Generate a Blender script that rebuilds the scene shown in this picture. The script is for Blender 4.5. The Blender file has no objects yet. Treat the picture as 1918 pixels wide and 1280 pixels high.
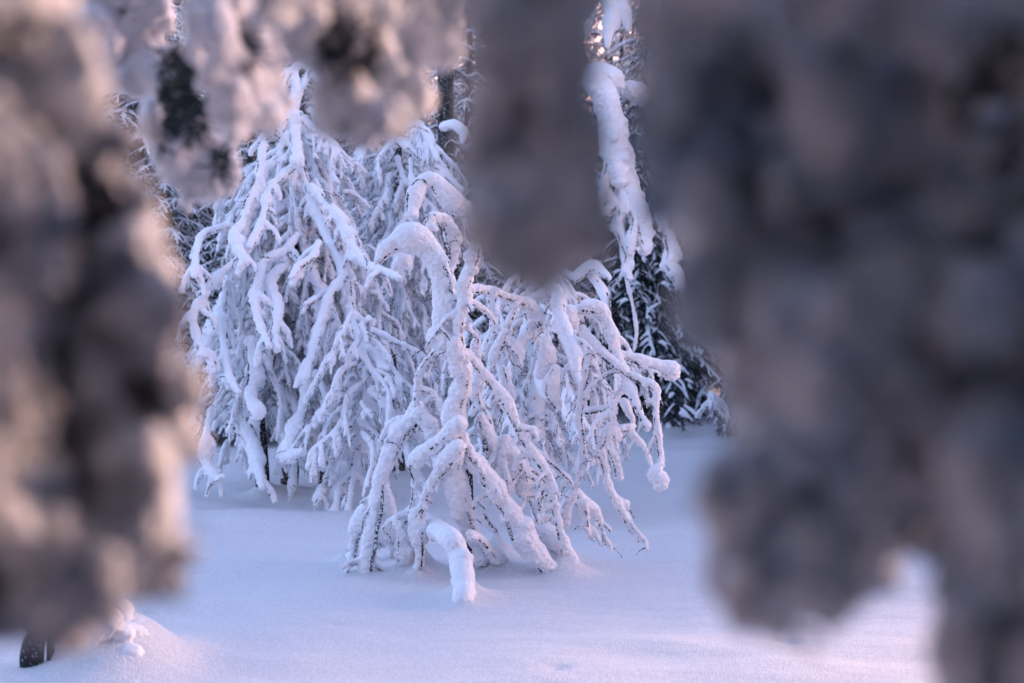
import bpy, math, random
import numpy as np
from mathutils import Vector, Euler

R = math.radians
rnd = random.Random(7)
sc = bpy.context.scene
C = sc.collection

# ------------------------------------------------------------------ camera
F = 50 / 36 * 1918            # focal length in photo pixels
H = 1.5                       # eye height above the snow
cam_d = bpy.data.cameras.new("camera")
cam = bpy.data.objects.new("camera", cam_d)
C.objects.link(cam)
cam.location = (0, 0, H)
cam.rotation_euler = (R(90), 0, 0)
cam_d.lens = 50
cam_d.sensor_width = 36
cam_d.clip_start = 0.05
cam_d.clip_end = 2000
cam_d.dof.use_dof = True
cam_d.dof.focus_distance = 9.6
cam_d.dof.aperture_fstop = 2.0
sc.camera = cam

# ------------------------------------------------------------------ world
SUN_EL, SUN_AZ = 14, 58        # azimuth to the right of the view direction
w = bpy.data.worlds.new("World")
sc.world = w
w.use_nodes = True
nt = w.node_tree
nt.nodes.clear()
sky = nt.nodes.new("ShaderNodeTexSky")
sky.sky_type = 'NISHITA'
sky.sun_disc = False
sky.sun_elevation = R(SUN_EL)
sky.sun_rotation = R(SUN_AZ)
sky.altitude = 400
sky.dust_density = 0.6
sky.ozone_density = 2.5
bg = nt.nodes.new("ShaderNodeBackground")
bg.inputs[1].default_value = 0.15
wo = nt.nodes.new("ShaderNodeOutputWorld")
# sunset band low along the horizon, all the way round
tc = nt.nodes.new("ShaderNodeTexCoord")
sx = nt.nodes.new("ShaderNodeSeparateXYZ")
cr = nt.nodes.new("ShaderNodeValToRGB")
cr.color_ramp.elements[0].position = 0.0
cr.color_ramp.elements[0].color = (1, 1, 1, 1)
cr.color_ramp.elements[1].position = 0.55
cr.color_ramp.elements[1].color = (0, 0, 0, 1)
cr.color_ramp.interpolation = 'EASE'
mx = nt.nodes.new("ShaderNodeMix")
mx.data_type = 'RGBA'
SKY_WARM = (9.5, 5.2, 3.0, 1)
mx.inputs[7].default_value = SKY_WARM
mul = nt.nodes.new("ShaderNodeMath")
mul.operation = 'MULTIPLY'
mul.inputs[1].default_value = 0.75
nt.links.new(tc.outputs["Generated"], sx.inputs[0])
nt.links.new(sx.outputs[2], cr.inputs[0])
nt.links.new(cr.outputs[0], mul.inputs[0])
# ... strongest towards the sun, cooler and violet away from it
dp = nt.nodes.new("ShaderNodeVectorMath"); dp.operation = 'DOT_PRODUCT'
dp.inputs[1].default_value = (math.sin(R(SUN_AZ)), math.cos(R(SUN_AZ)), 0)
mr = nt.nodes.new("ShaderNodeMapRange"); mr.inputs[1].default_value = -.3; mr.inputs[2].default_value = 1
mr.inputs[3].default_value = .0; mr.inputs[4].default_value = 1.0; mr.interpolation_type = 'SMOOTHSTEP'
m2 = nt.nodes.new("ShaderNodeMath"); m2.operation = 'MULTIPLY'
nt.links.new(tc.outputs["Generated"], dp.inputs[0]); nt.links.new(dp.outputs["Value"], mr.inputs[0])
nt.links.new(mr.outputs[0], m2.inputs[0]); nt.links.new(mul.outputs[0], m2.inputs[1])
nt.links.new(m2.outputs[0], mx.inputs[0])
nt.links.new(sky.outputs[0], mx.inputs[6])
vi = nt.nodes.new("ShaderNodeMix"); vi.data_type = 'RGBA'; vi.blend_type = 'MULTIPLY'; vi.inputs[0].default_value = 1
vi.inputs[7].default_value = (1.31, .97, .93, 1)      # violet dusk air
# opposite the sun the low sky is already slate blue, as it is while the sun goes down
r3 = nt.nodes.new("ShaderNodeMapRange"); r3.inputs[1].default_value = .25; r3.inputs[2].default_value = -.7
r3.inputs[3].default_value = 0; r3.inputs[4].default_value = .8; r3.interpolation_type = 'SMOOTHSTEP'
r4 = nt.nodes.new("ShaderNodeMapRange"); r4.inputs[1].default_value = .75; r4.inputs[2].default_value = .0
r4.inputs[3].default_value = 0; r4.inputs[4].default_value = 1; r4.interpolation_type = 'SMOOTHSTEP'
m4 = nt.nodes.new("ShaderNodeMath"); m4.operation = 'MULTIPLY'
x4 = nt.nodes.new("ShaderNodeMix"); x4.data_type = 'RGBA'; x4.inputs[7].default_value = (.75, 1.35, 2.5, 1)
nt.links.new(dp.outputs["Value"], r3.inputs[0]); nt.links.new(sx.outputs[2], r4.inputs[0])
nt.links.new(r3.outputs[0], m4.inputs[0]); nt.links.new(r4.outputs[0], m4.inputs[1])
nt.links.new(m4.outputs[0], x4.inputs[0]); nt.links.new(mx.outputs[2], x4.inputs[6])
nt.links.new(x4.outputs[2], vi.inputs[6])
nt.links.new(vi.outputs[2], bg.inputs[0])
nt.links.new(bg.outputs[0], wo.inputs[0])

sun_d = bpy.data.lights.new("sun", 'SUN')
sun = bpy.data.objects.new("sun", sun_d)
C.objects.link(sun)
sun_d.energy = 1.65
sun_d.angle = R(16)
sun_d.color = (1.0, 0.60, 0.44)
sd = Vector((math.sin(R(SUN_AZ)) * math.cos(R(SUN_EL)), math.cos(R(SUN_AZ)) * math.cos(R(SUN_EL)), math.sin(R(SUN_EL))))
sun.rotation_euler = sd.to_track_quat('Z', 'Y').to_euler()
sun.location = sd * 50

vs = sc.view_settings
vs.view_transform = 'Standard'
vs.look = 'None'
vs.exposure = 2.27
vs.gamma = 1
vs.use_curve_mapping = False
sc.cycles.use_denoising = True
sc.cycles.max_bounces = 6
sc.cycles.diffuse_bounces = 4
sc.cycles.glossy_bounces = 1
sc.cycles.transmission_bounces = 1
sc.cycles.sample_clamp_indirect = 4

# ------------------------------------------------------------------ helpers
def at(px, py, Y):
    return np.array(((px - 959) / F * Y, Y, H - (py - 640) / F * Y))

_perm = np.random.RandomState(3).permutation(256)
_perm = np.concatenate([_perm, _perm, _perm])
def vnoise(p, s):
    """smooth value noise in [-1, 1] for Nx3 points"""
    q = p * s + 917.3
    i = np.floor(q).astype(int)
    f = q - i
    f = f * f * (3 - 2 * f)
    i &= 255
    o = np.zeros(len(p))
    for dx in (0, 1):
        wx = f[:, 0] if dx else 1 - f[:, 0]
        for dy in (0, 1):
            wy = f[:, 1] if dy else 1 - f[:, 1]
            for dz in (0, 1):
                wz = f[:, 2] if dz else 1 - f[:, 2]
                h = _perm[_perm[_perm[(i[:, 0] + dx) & 255] + ((i[:, 1] + dy) & 255)] + ((i[:, 2] + dz) & 255)]
                o += wx * wy * wz * (h / 127.5 - 1)
    return o

class Geo:
    """collects tubes, blobs and faces; build() links them as one mesh"""
    def __init__(s):
        s.v, s.f, s.n = [], [], 0
    def add(s, v, f):
        s.v.append(np.asarray(v, float))
        s.f.append(np.asarray(f, int) + s.n)
        s.n += len(v)
    def tube(s, P, r, sides=8, up=0.0):
        P = np.asarray(P, float)
        r = np.asarray(r, float)
        if len(P) < 2:
            return
        T = np.gradient(P, axis=0)
        T /= np.linalg.norm(T, axis=1)[:, None] + 1e-9
        # rounded ends
        P = np.vstack([P[0] - T[0] * r[0] * .75, P[0] - T[0] * r[0] * .5, P, P[-1] + T[-1] * r[-1] * .5, P[-1] + T[-1] * r[-1] * .75])
        r = np.concatenate([[r[0] * .25, r[0] * .8], r, [r[-1] * .8, r[-1] * .25]])
        T = np.vstack([T[0], T[0], T, T[-1], T[-1]])
        n = len(P)
        N = np.zeros((n, 3))
        a = np.array((0.31, 0.87, 0.2)) if abs(T[0, 1]) < .8 else np.array((0.9, 0.1, 0.3))
        for k in range(n):
            a = a - T[k] * (a @ T[k])
            a /= np.linalg.norm(a) + 1e-9
            N[k] = a
        B = np.cross(T, N)
        th = np.linspace(0, 2 * np.pi, sides, endpoint=False)
        ring = P[:, None, :] + r[:, None, None] * (np.cos(th)[None, :, None] * N[:, None, :] + np.sin(th)[None, :, None] * B[:, None, :])
        if up:
            horiz = np.sqrt(np.clip(1 - T[:, 2] ** 2, 0, 1))
            ring[:, :, 2] += (up * r * horiz)[:, None]
        V = ring.reshape(-1, 3)
        c0, c1 = len(V), len(V) + 1
        V = np.vstack([V, P[0], P[-1]])
        q = []
        for k in range(n - 1):
            for j in range(sides):
                j2 = (j + 1) % sides
                a0, a1, b0, b1 = k * sides + j, k * sides + j2, (k + 1) * sides + j, (k + 1) * sides + j2
                q.append((a0, a1, b1)); q.append((a0, b1, b0))
        for j in range(sides):
            j2 = (j + 1) % sides
            q.append((c0, j2, j))
            q.append((c1, (n - 1) * sides + j, (n - 1) * sides + j2))
        s.add(V, q)
    _ico = None
    def blob(s, c, r, squash=(1, 1, 1)):
        if Geo._ico is None:
            import bmesh
            bm = bmesh.new()
            bmesh.ops.create_icosphere(bm, subdivisions=2, radius=1)
            Geo._ico = (np.array([v.co[:] for v in bm.verts]), np.array([[v.index for v in f.verts] for f in bm.faces]))
            bm.free()
        V, Fa = Geo._ico
        s.add(V * r * np.array(squash) + np.asarray(c), Fa)
    def arrays(s):
        return np.vstack(s.v), np.vstack(s.f)
    def mesh(s, name, mat, smooth=True):
        if not s.v:
            s.add([(0, 0, -3), (0.001, 0, -3), (0, 0.001, -3)], [(0, 1, 2)])
        V, Fa = s.arrays()
        me = bpy.data.meshes.new(name)
        me.vertices.add(len(V)); me.vertices.foreach_set("co", V.ravel())
        me.loops.add(Fa.size); me.loops.foreach_set("vertex_index", Fa.ravel())
        me.polygons.add(len(Fa)); me.polygons.foreach_set("loop_start", np.arange(len(Fa)) * Fa.shape[1])
        me.update(calc_edges=True)
        if smooth:
            me.polygons.foreach_set("use_smooth", np.ones(len(Fa), bool))
        me.materials.append(mat)
        return me

def link(name, me, parent=None, loc=None):
    o = bpy.data.objects.new(name, me)
    C.objects.link(o)
    if parent is not None:
        o.parent = parent
    if loc is not None:
        o.location = loc
    return o

def empty(name, loc, label, cat, group=None):
    o = link(name, None, None, loc)
    o['label'] = label; o['category'] = cat
    if group: o['group'] = group
    return o

SNOWJOBS = []          # meshes that still have to be fused, softened and frosted
def snow_mesh(geo, name, mat, voxel, frost=0.006, fscale=60, lump=0.0, lscale=14, soft=2):
    me = geo.mesh(name, mat)
    SNOWJOBS.append((me, mat, voxel, frost, fscale, lump, lscale, soft))
    return me

def run_snow_jobs():
    tmp = []
    for me, mat, voxel, *rest in SNOWJOBS:
        o = bpy.data.objects.new("tmp", me); C.objects.link(o)
        m = o.modifiers.new("r", 'REMESH'); m.mode = 'VOXEL'; m.voxel_size = voxel; m.use_smooth_shade = True
        s = o.modifiers.new("s", 'SMOOTH'); s.iterations = rest[4]; s.factor = .5
        tmp.append(o)
    dg = bpy.context.evaluated_depsgraph_get()
    dg.update()
    total = 0
    for o, (me, mat, voxel, frost, fscale, lump, lscale, soft) in zip(tmp, SNOWJOBS):
        ev = o.evaluated_get(dg)
        e = ev.data
        n = len(e.vertices)
        co = np.empty(n * 3); e.vertices.foreach_get("co", co); co = co.reshape(-1, 3)
        no = np.empty(n * 3); e.vertices.foreach_get("normal", no); no = no.reshape(-1, 3)
        nl = len(e.loops); lv = np.empty(nl, int); e.loops.foreach_get("vertex_index", lv)
        npoly = len(e.polygons); ls = np.empty(npoly, int); e.polygons.foreach_get("loop_start", ls)
        total += npoly
        d = 1.25 * frost * (0.6 * vnoise(co, fscale) + 0.6 * vnoise(co + 5, fscale * 2.1))
        if lump:
            d += lump * (vnoise(co + 3, lscale) + .5 * vnoise(co + 9, lscale * 2))
        rim = np.clip(.95 - .75 * no[:, 2], .25, 1.5)      # smooth on top, rimy below
        d *= rim
        co = co + no * d[:, None]
        me.clear_geometry()
        me.vertices.add(n); me.vertices.foreach_set("co", co.ravel())
        me.loops.add(nl); me.loops.foreach_set("vertex_index", lv)
        me.polygons.add(npoly); me.polygons.foreach_set("loop_start", ls)
        me.update(calc_edges=True)
        me.polygons.foreach_set("use_smooth", np.ones(npoly, bool))
    for o in tmp:
        bpy.data.objects.remove(o)
    print("SNOW QUADS", total, "meshes", len(SNOWJOBS))

# ------------------------------------------------------------------ materials
def mat_snow(name, col=(0.86, 0.87, 0.91), bump=0.35, scale=140, sparkle=False, wear=0.0):
    m = bpy.data.materials.new(name); m.use_nodes = True
    t = m.node_tree; b = t.nodes["Principled BSDF"]
    b.inputs["Base Color"].default_value = (*col, 1)
    b.inputs["Roughness"].default_value = .75
    b.inputs["Specular IOR Level"].default_value = .25
    co = t.nodes.new("ShaderNodeTexCoord")
    n1 = t.nodes.new("ShaderNodeTexNoise"); n1.inputs["Scale"].default_value = scale; n1.inputs["Detail"].default_value = 4
    bp = t.nodes.new("ShaderNodeBump"); bp.inputs["Strength"].default_value = bump; bp.inputs["Distance"].default_value = .012 if sparkle else .006
    t.links.new(co.outputs["Object"], n1.inputs["Vector"])
    t.links.new(n1.outputs[0], bp.inputs["Height"])
    t.links.new(bp.outputs[0], b.inputs["Normal"])
    if sparkle:
        n3 = t.nodes.new("ShaderNodeTexNoise"); n3.inputs["Scale"].default_value = 1.3; n3.inputs["Detail"].default_value = 4
        mp = t.nodes.new("ShaderNodeMapping"); mp.inputs["Scale"].default_value = (1, 2.2, 1)
        t.links.new(co.outputs["Object"], mp.inputs[0]); t.links.new(mp.outputs[0], n3.inputs["Vector"])
        bp2 = t.nodes.new("ShaderNodeBump"); bp2.inputs["Strength"].default_value = .4; bp2.inputs["Distance"].default_value = .1
        t.links.new(n3.outputs[0], bp2.inputs["Height"]); t.links.new(bp2.outputs[0], bp.inputs["Normal"])
        # ice grains: every little cell has its own facet tilt; sparse glints are painted into the colour
        vo = t.nodes.new("ShaderNodeTexVoronoi"); vo.inputs["Scale"].default_value = 95
        t.links.new(co.outputs["Object"], vo.inputs["Vector"])
        sp = t.nodes.new("ShaderNodeSeparateColor"); t.links.new(vo.outputs["Color"], sp.inputs[0])
        r1 = t.nodes.new("ShaderNodeMapRange"); r1.inputs[1].default_value = .7; r1.inputs[2].default_value = 1
        r1.inputs[3].default_value = .84; r1.inputs[4].default_value = 1.0
        t.links.new(sp.outputs[0], r1.inputs[0])
        mm = t.nodes.new("ShaderNodeMix"); mm.data_type = 'RGBA'; mm.blend_type = 'MULTIPLY'; mm.inputs[0].default_value = 1
        mm.inputs[6].default_value = (*col, 1)
        t.links.new(r1.outputs[0], mm.inputs[7]); t.links.new(mm.outputs[2], b.inputs["Base Color"])
        bp3 = t.nodes.new("ShaderNodeBump"); bp3.inputs["Strength"].default_value = .5; bp3.inputs["Distance"].default_value = .006
        t.links.new(sp.outputs[1], bp3.inputs["Height"]); t.links.new(bp.outputs[0], bp3.inputs["Normal"])
        t.links.new(bp3.outputs[0], b.inputs["Normal"])
        b.inputs["Roughness"].default_value = .5
    return m

def mat_bark(name, dark=(0.018, 0.015, 0.013), rime=0.5, scale=90):
    """dark bark with rime frost crusted on it"""
    m = bpy.data.materials.new(name); m.use_nodes = True
    t = m.node_tree; b = t.nodes["Principled BSDF"]
    b.inputs["Roughness"].default_value = .85
    co = t.nodes.new("ShaderNodeTexCoord")
    n = t.nodes.new("ShaderNodeTexNoise"); n.inputs["Scale"].default_value = scale; n.inputs["Detail"].default_value = 4
    r = t.nodes.new("ShaderNodeValToRGB")
    e = r.color_ramp.elements
    e[0].position = rime; e[0].color = (*dark, 1)
    e[1].position = rime + .06; e[1].color = (.72, .73, .77, 1)
    t.links.new(co.outputs["Object"], n.inputs["Vector"]); t.links.new(n.outputs[0], r.inputs[0]); t.links.new(r.outputs[0], b.inputs["Base Color"])
    bp = t.nodes.new("ShaderNodeBump"); bp.inputs["Strength"].default_value = .6; bp.inputs["Distance"].default_value = .01
    t.links.new(n.outputs[0], bp.inputs["Height"]); t.links.new(bp.outputs[0], b.inputs["Normal"])
    return m

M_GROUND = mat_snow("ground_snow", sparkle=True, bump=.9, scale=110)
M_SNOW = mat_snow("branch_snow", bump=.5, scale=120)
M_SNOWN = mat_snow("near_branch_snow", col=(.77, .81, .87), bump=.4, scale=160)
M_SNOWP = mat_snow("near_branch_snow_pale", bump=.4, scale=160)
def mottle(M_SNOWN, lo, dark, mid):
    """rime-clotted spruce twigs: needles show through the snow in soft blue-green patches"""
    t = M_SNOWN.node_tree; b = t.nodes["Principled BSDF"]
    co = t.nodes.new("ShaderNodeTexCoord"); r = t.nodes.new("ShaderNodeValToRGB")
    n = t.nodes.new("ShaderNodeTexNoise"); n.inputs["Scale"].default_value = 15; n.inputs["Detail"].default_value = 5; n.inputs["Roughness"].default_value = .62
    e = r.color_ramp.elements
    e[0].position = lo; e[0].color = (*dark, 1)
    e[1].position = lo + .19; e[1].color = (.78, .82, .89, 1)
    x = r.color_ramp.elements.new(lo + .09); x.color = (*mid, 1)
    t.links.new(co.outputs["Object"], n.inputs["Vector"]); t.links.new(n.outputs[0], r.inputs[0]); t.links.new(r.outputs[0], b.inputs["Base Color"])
M_SNOWL = mat_snow("near_shade_mottled_snow", bump=.4, scale=160)
mottle(M_SNOWN, .33, (.24, .38, .54), (.56, .67, .82))          # right: blue shade tint that offsets the warm bounce
mottle(M_SNOWP, .24, (.50, .60, .72), (.74, .80, .89))  # hanging clumps: paler version of the painted shade
mottle(M_SNOWL, .40, (.20, .24, .32), (.52, .55, .61))          # left: darker, greyer painted shade
M_BARK = mat_bark("frosted_bark", rime=.47, scale=70)
M_TRUNK = mat_bark("dark_trunk_bark", rime=.60, scale=70)
M_STUMP = mat_bark("dark_wet_wood", dark=(.012, .016, .022), rime=.61, scale=85)
M_NEEDLE = mat_bark("frosted_needles", dark=(.014, .028, .034), rime=.62, scale=40)
M_NEEDLE_F = mat_bark("rime_coated_needles", dark=(.02, .038, .05), rime=.55, scale=9)
M_NEEDLE_D = mat_bark("dark_needles", dark=(.018, .034, .046), rime=.54, scale=60)

# ------------------------------------------------------------------ ground
FEET = []              # (x, y, height, radius) little cones of snow round whatever enters the ground
def ground_z(x, y):
    x = np.asarray(x, float); y = np.asarray(y, float)
    p = np.stack([x, y, np.zeros_like(x)], -1).reshape(-1, 3)
    n = (0.10 * vnoise(p, .22) + .045 * vnoise(p + 4, .55) + .020 * vnoise(p * np.array((1, 1.8, 1)) + 8, 1.7) + .006 * vnoise(p * np.array((1, 1.5, 1)) + 2, 4.6)).reshape(x.shape)
    near = np.clip((y - 4) / 4, 0, 1) * .6 + .4
    z = n * near
    # a drift crest behind the arching tree, then a hollow, then the forest floor climbs
    cx = 18.3 + .35 * np.sin(x * .6)
    right = 1 / (1 + np.exp(-(x - .8) * 1.6))
    z += .10 * np.exp(-((y - cx + .5) / 1.1) ** 2) * right
    z -= .2 * np.exp(-((y - cx - 1.8) / 1.2) ** 2) * right
    # hollow under the trees on the left, low ridge in front of it
    left = 1 / (1 + np.exp((x + .6) * 1.6))
    z += .06 * np.exp(-((y - 12.6 - .15 * x) / .7) ** 2) * left
    z -= .09 * np.exp(-((y - 11.4 - .15 * x) / .8) ** 2) * left
    z += np.clip(y - 21, 0, 3.2) * .12 + np.clip(y - 24.2, 0, 60) * .022
    # snow heaped in the lower left corner
    z += .23 * np.exp(-(((x + 1.76) / .23) ** 2 + ((y - 6.5) / .36) ** 2))
    for dx, dy, dr, dh in ((1.34, 6.95, .07, .018), (-1.65, 6.75, .06, .035), (-1.58, 6.72, .04, .03), (1.25, 8.6, .05, .02), (.2, 6.35, .05, .02), (-.9, 7.3, .04, .015)):
        z = z - dh * np.exp(-((x - dx) ** 2 + (y - dy) ** 2) / dr ** 2)      # dents of fallen clumps
    for fx, fy, h, r in FEET:
        d = ((x - fx) ** 2 + (y - fy) ** 2) / (r * r)
        z = z + 2.3 * h * np.exp(-np.sqrt(d + .01) * 1.7)
    return z

def build_ground():
    def spaced(a, b, s0, grow):
        out, p, s = [a], a, s0
        while p < b:
            p += s; s *= grow; out.append(p)
        return np.array(out)
    near_y = np.arange(5.4, 12.5, .03)
    ys = np.concatenate([-spaced(0, 60, .3, 1.25)[::-1][:-1], np.arange(0, 5.4, .3), near_y, spaced(12.5, 30, .05, 1.012), spaced(30.6, 420, .6, 1.12)])
    ys = np.unique(ys)
    xr = np.concatenate([np.arange(0, 3.2, .03), spaced(3.2, 12, .06, 1.04), spaced(12.5, 420, .8, 1.2)])
    xs = np.unique(np.concatenate([-xr, xr]))
    X, Y = np.meshgrid(xs, ys)
    Z = ground_z(X, Y)
    V = np.stack([X, Y, Z], -1).reshape(-1, 3)
    ny, nx = X.shape
    i = (np.arange(ny - 1)[:, None] * nx + np.arange(nx - 1)[None, :]).ravel()
    Fa = np.stack([i, i + 1, i + nx + 1, i + nx], 1)
    g = Geo(); g.add(V, Fa)
    o = link("ground", g.mesh("ground", M_GROUND))
    o['kind'] = 'structure'; o['label'] = 'smooth sparkling snow drifts covering the clearing'
    return o

# ------------------------------------------------------------------ branches
def resample(P, r, step):
    P = np.asarray(P, float); r = np.asarray(r, float)
    # Catmull-Rom through the points
    Q = np.vstack([2 * P[0] - P[1], P, 2 * P[-1] - P[-2]])
    op, orr = [], []
    for k in range(len(P) - 1):
        a, b, c, d = Q[k:k + 4]
        n = max(2, int(np.linalg.norm(c - b) / step) + 1)
        for t in np.linspace(0, 1, n, endpoint=False):
            op.append(.5 * (2 * b + (c - a) * t + (2 * a - 5 * b + 4 * c - d) * t * t + (3 * b - 3 * c + d - a) * t ** 3))
            orr.append(r[k] * (1 - t) + r[k + 1] * t)
    op.append(P[-1]); orr.append(r[-1])
    return np.array(op), np.array(orr)

def coat(snow, twig, P, r, seed, tw=.25, side=None, lumpy=.35, sides=10, gaps=0.0, up=.25, twoff=.8):
    """snow piled along a path, the dark twig showing along its lower side"""
    q = P * 1.0 + seed * 3.17
    l = np.linalg.norm(np.gradient(P, axis=0), axis=1)
    s = 7.0
    rr = r * (1 + lumpy * vnoise(q, s) + lumpy * .6 * vnoise(q + 31, s * 2.3))
    rr = np.clip(rr, .25 * r, 2.2 * r)
    if gaps:
        keep = vnoise(q + 77, 3.2) > -1 + 2 * gaps * .72
        k = 0
        while k < len(P):
            if keep[k]:
                e = k
                while e < len(P) and keep[e]: e += 1
                if e - k > 3:
                    snow.tube(P[k:e], rr[k:e], sides, up)
                k = e
            else:
                k += 1
    else:
        snow.tube(P, rr, sides, up)
    if twig is not None:
        T = np.gradient(P, axis=0); T /= np.linalg.norm(T, axis=1)[:, None] + 1e-9
        d = np.array((0, 0, -1.0)) if side is None else np.array(side, float)
        D = d[None] - T * (T @ d)[:, None]
        if side is None:
            a = seed * 2.39
            D += .55 * np.array((math.cos(a), math.sin(a) - .6, 0))[None]
            D -= T * np.sum(T * D, 1)[:, None]
        D /= np.linalg.norm(D, axis=1)[:, None] + 1e-9
        off = r * (twoff + .22 * vnoise(q + 13, 11))
        Pt = P + D * off[:, None]
        twig.tube(Pt, np.maximum(r * tw, .0035) * (1 + .15 * vnoise(q, 40)), 6)

def traced(pts, Y0, Y1, scale_r=1.0, step=.02):
    """a branch read off the photograph: px, py, radius in px, laid between distances Y0 and Y1"""
    n = len(pts)
    P, r = [], []
    if pts[-1][1] > 1035:                       # legs end on the snow
        px, py = pts[-1][0], pts[-1][1] + pts[-1][2] * .2
        yy = np.linspace(6.5, 12.5, 600)
        xx = (px - 959) / F * yy
        hit = np.argmax(H - (py - 640) / F * yy <= ground_z(xx, yy))
        Y1 = float(yy[hit])
    for k, p in enumerate(pts):
        Y = p[3] if len(p) > 3 else Y0 + (Y1 - Y0) * k / max(1, n - 1)
        P.append(at(p[0], p[1], Y)); r.append(p[2] / F * Y * scale_r)
    if pts[-1][1] > 1035:
        P.append(P[-1] + np.array((0, 0, -.10))); r.append(r[-1] * 1.25)
    return resample(P, r, step)

def droop(rn, L, el0, el1, az=0.0, wob=.35, step=.03, start=(0, 0, 0), bend=1.0):
    n = max(4, int(L / step))
    p = np.array(start, float); out = [p.copy()]
    w1, w2 = rn.uniform(0, 6), rn.uniform(0, 6)
    for k in range(n):
        t = k / n
        el = el0 + (el1 - el0) * (t ** bend) + .22 * wob * math.sin(t * 9 + w1)
        a = az + wob * math.sin(t * 5 + w2) * .6
        d = np.array((math.cos(el) * math.cos(a), math.cos(el) * math.sin(a), math.sin(el)))
        p = p + d * L / n
        out.append(p.copy())
    return np.array(out)

def limb_geo(rn, L, el0, el1, r0, r1, twigs=7, sub=2, tw=.22, bend=.8, gaps=0.0, lumpy=.38, spread=(.35, .95), tl=(.25, .5), sides=8):
    snow, twig = Geo(), Geo()
    P = droop(rn, L, el0, el1, 0, rn.uniform(.5, 1.1), bend=bend)
    r = np.linspace(r0, r1, len(P)); r[-3:] *= 1.15
    coat(snow, twig, P, r, rn.uniform(0, 50), tw, lumpy=lumpy, gaps=gaps, sides=sides)
    for k in range(twigs):
        t = .15 + .8 * (k + rn.random()) / twigs
        i = min(len(P) - 2, int(t * (len(P) - 1)))
        d = P[i + 1] - P[i]; d /= np.linalg.norm(d)
        el = math.asin(max(-1, min(1, d[2])))
        s = rn.choice((1, -1))
        l = L * rn.uniform(*tl) * (1.15 - .5 * t) * rn.choice((1, 1, .6, .35))
        Q = droop(rn, l, el - rn.uniform(0, .3), -1.45 + rn.uniform(-.15, .25), s * rn.uniform(*spread), .4, start=P[i], bend=.7)
        rq = np.linspace(min(r[i] * .8, r1 * 1.4), r1 * .75, len(Q)); rq[-2:] *= 1.2
        coat(snow, twig, Q, rq, rn.uniform(0, 50), tw * 1.1, lumpy=lumpy * 1.2, gaps=gaps, sides=sides)
        for j in range(sub):
            i2 = min(len(Q) - 2, int(rn.uniform(.25, .85) * (len(Q) - 1)))
            l2 = l * rn.uniform(.3, .6)
            Q2 = droop(rn, l2, el - .5, -1.5 + rn.uniform(-.1, .5), s * rn.uniform(-.9, 1.2), .5, start=Q[i2], bend=.6)
            coat(snow, twig, Q2, np.linspace(r1 * .8, r1 * .6, len(Q2)), rn.uniform(0, 50), tw * 1.2, lumpy=lumpy * 1.2, gaps=gaps, sides=sides)
        if rn.random() < .5:         # bare rimy twigs sticking out
            B = droop(rn, rn.uniform(.12, .35), rn.uniform(-1.0, .5), -1.2, s * rn.uniform(-.5, 1.8), .5, start=Q[len(Q) // 3], step=.04)
            twig.tube(B, np.linspace(.006, .003, len(B)), 4)
        if rn.random() < .35:        # a pillow of snow caught in the fork
            snow.blob(Q[len(Q) // 2], r1 * rn.uniform(1.5, 2.1), (1, 1, 1.25))
    return snow, twig

def put_limb(parent, pair, loc, az, s=1.0, flip=1, tilt=0.0, name="branch"):
    b = link(name, pair[0], parent)
    b.location = Vector(loc) - parent.location
    b.rotation_euler = (0, tilt, az)
    b.scale = (s, s * flip, s)
    link("snow", pair[1], b)
    return b

def limb_from(parent, snow, twig, voxel, name="branch", mat=None, soft=2, frost=.005, fscale=60, lump=0.0, lscale=14, barkmat=None):
    """a one-off limb whose geometry is already in world coordinates"""
    off = -np.array(parent.location)
    for g in (snow, twig):
        g.v = [v + off for v in g.v]
    b = link(name, twig.mesh(name, barkmat or M_BARK), parent)
    link("snow", snow_mesh(snow, "snow", mat or M_SNOW, voxel, frost, fscale, lump, lscale, soft), b)
    return b

#======================================================== the arching tree in front
def foot(px, py, h=.05, r=.12):
    Y = H * F / (py - 640)
    for _ in range(3):
        p = at(px, py, Y); Y = (H - float(ground_z(p[0:1], p[1:2])[0])) * F / (py - 640)
    FEET.append((at(px, py, Y)[0], Y, h, r))
    return Y

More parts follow.
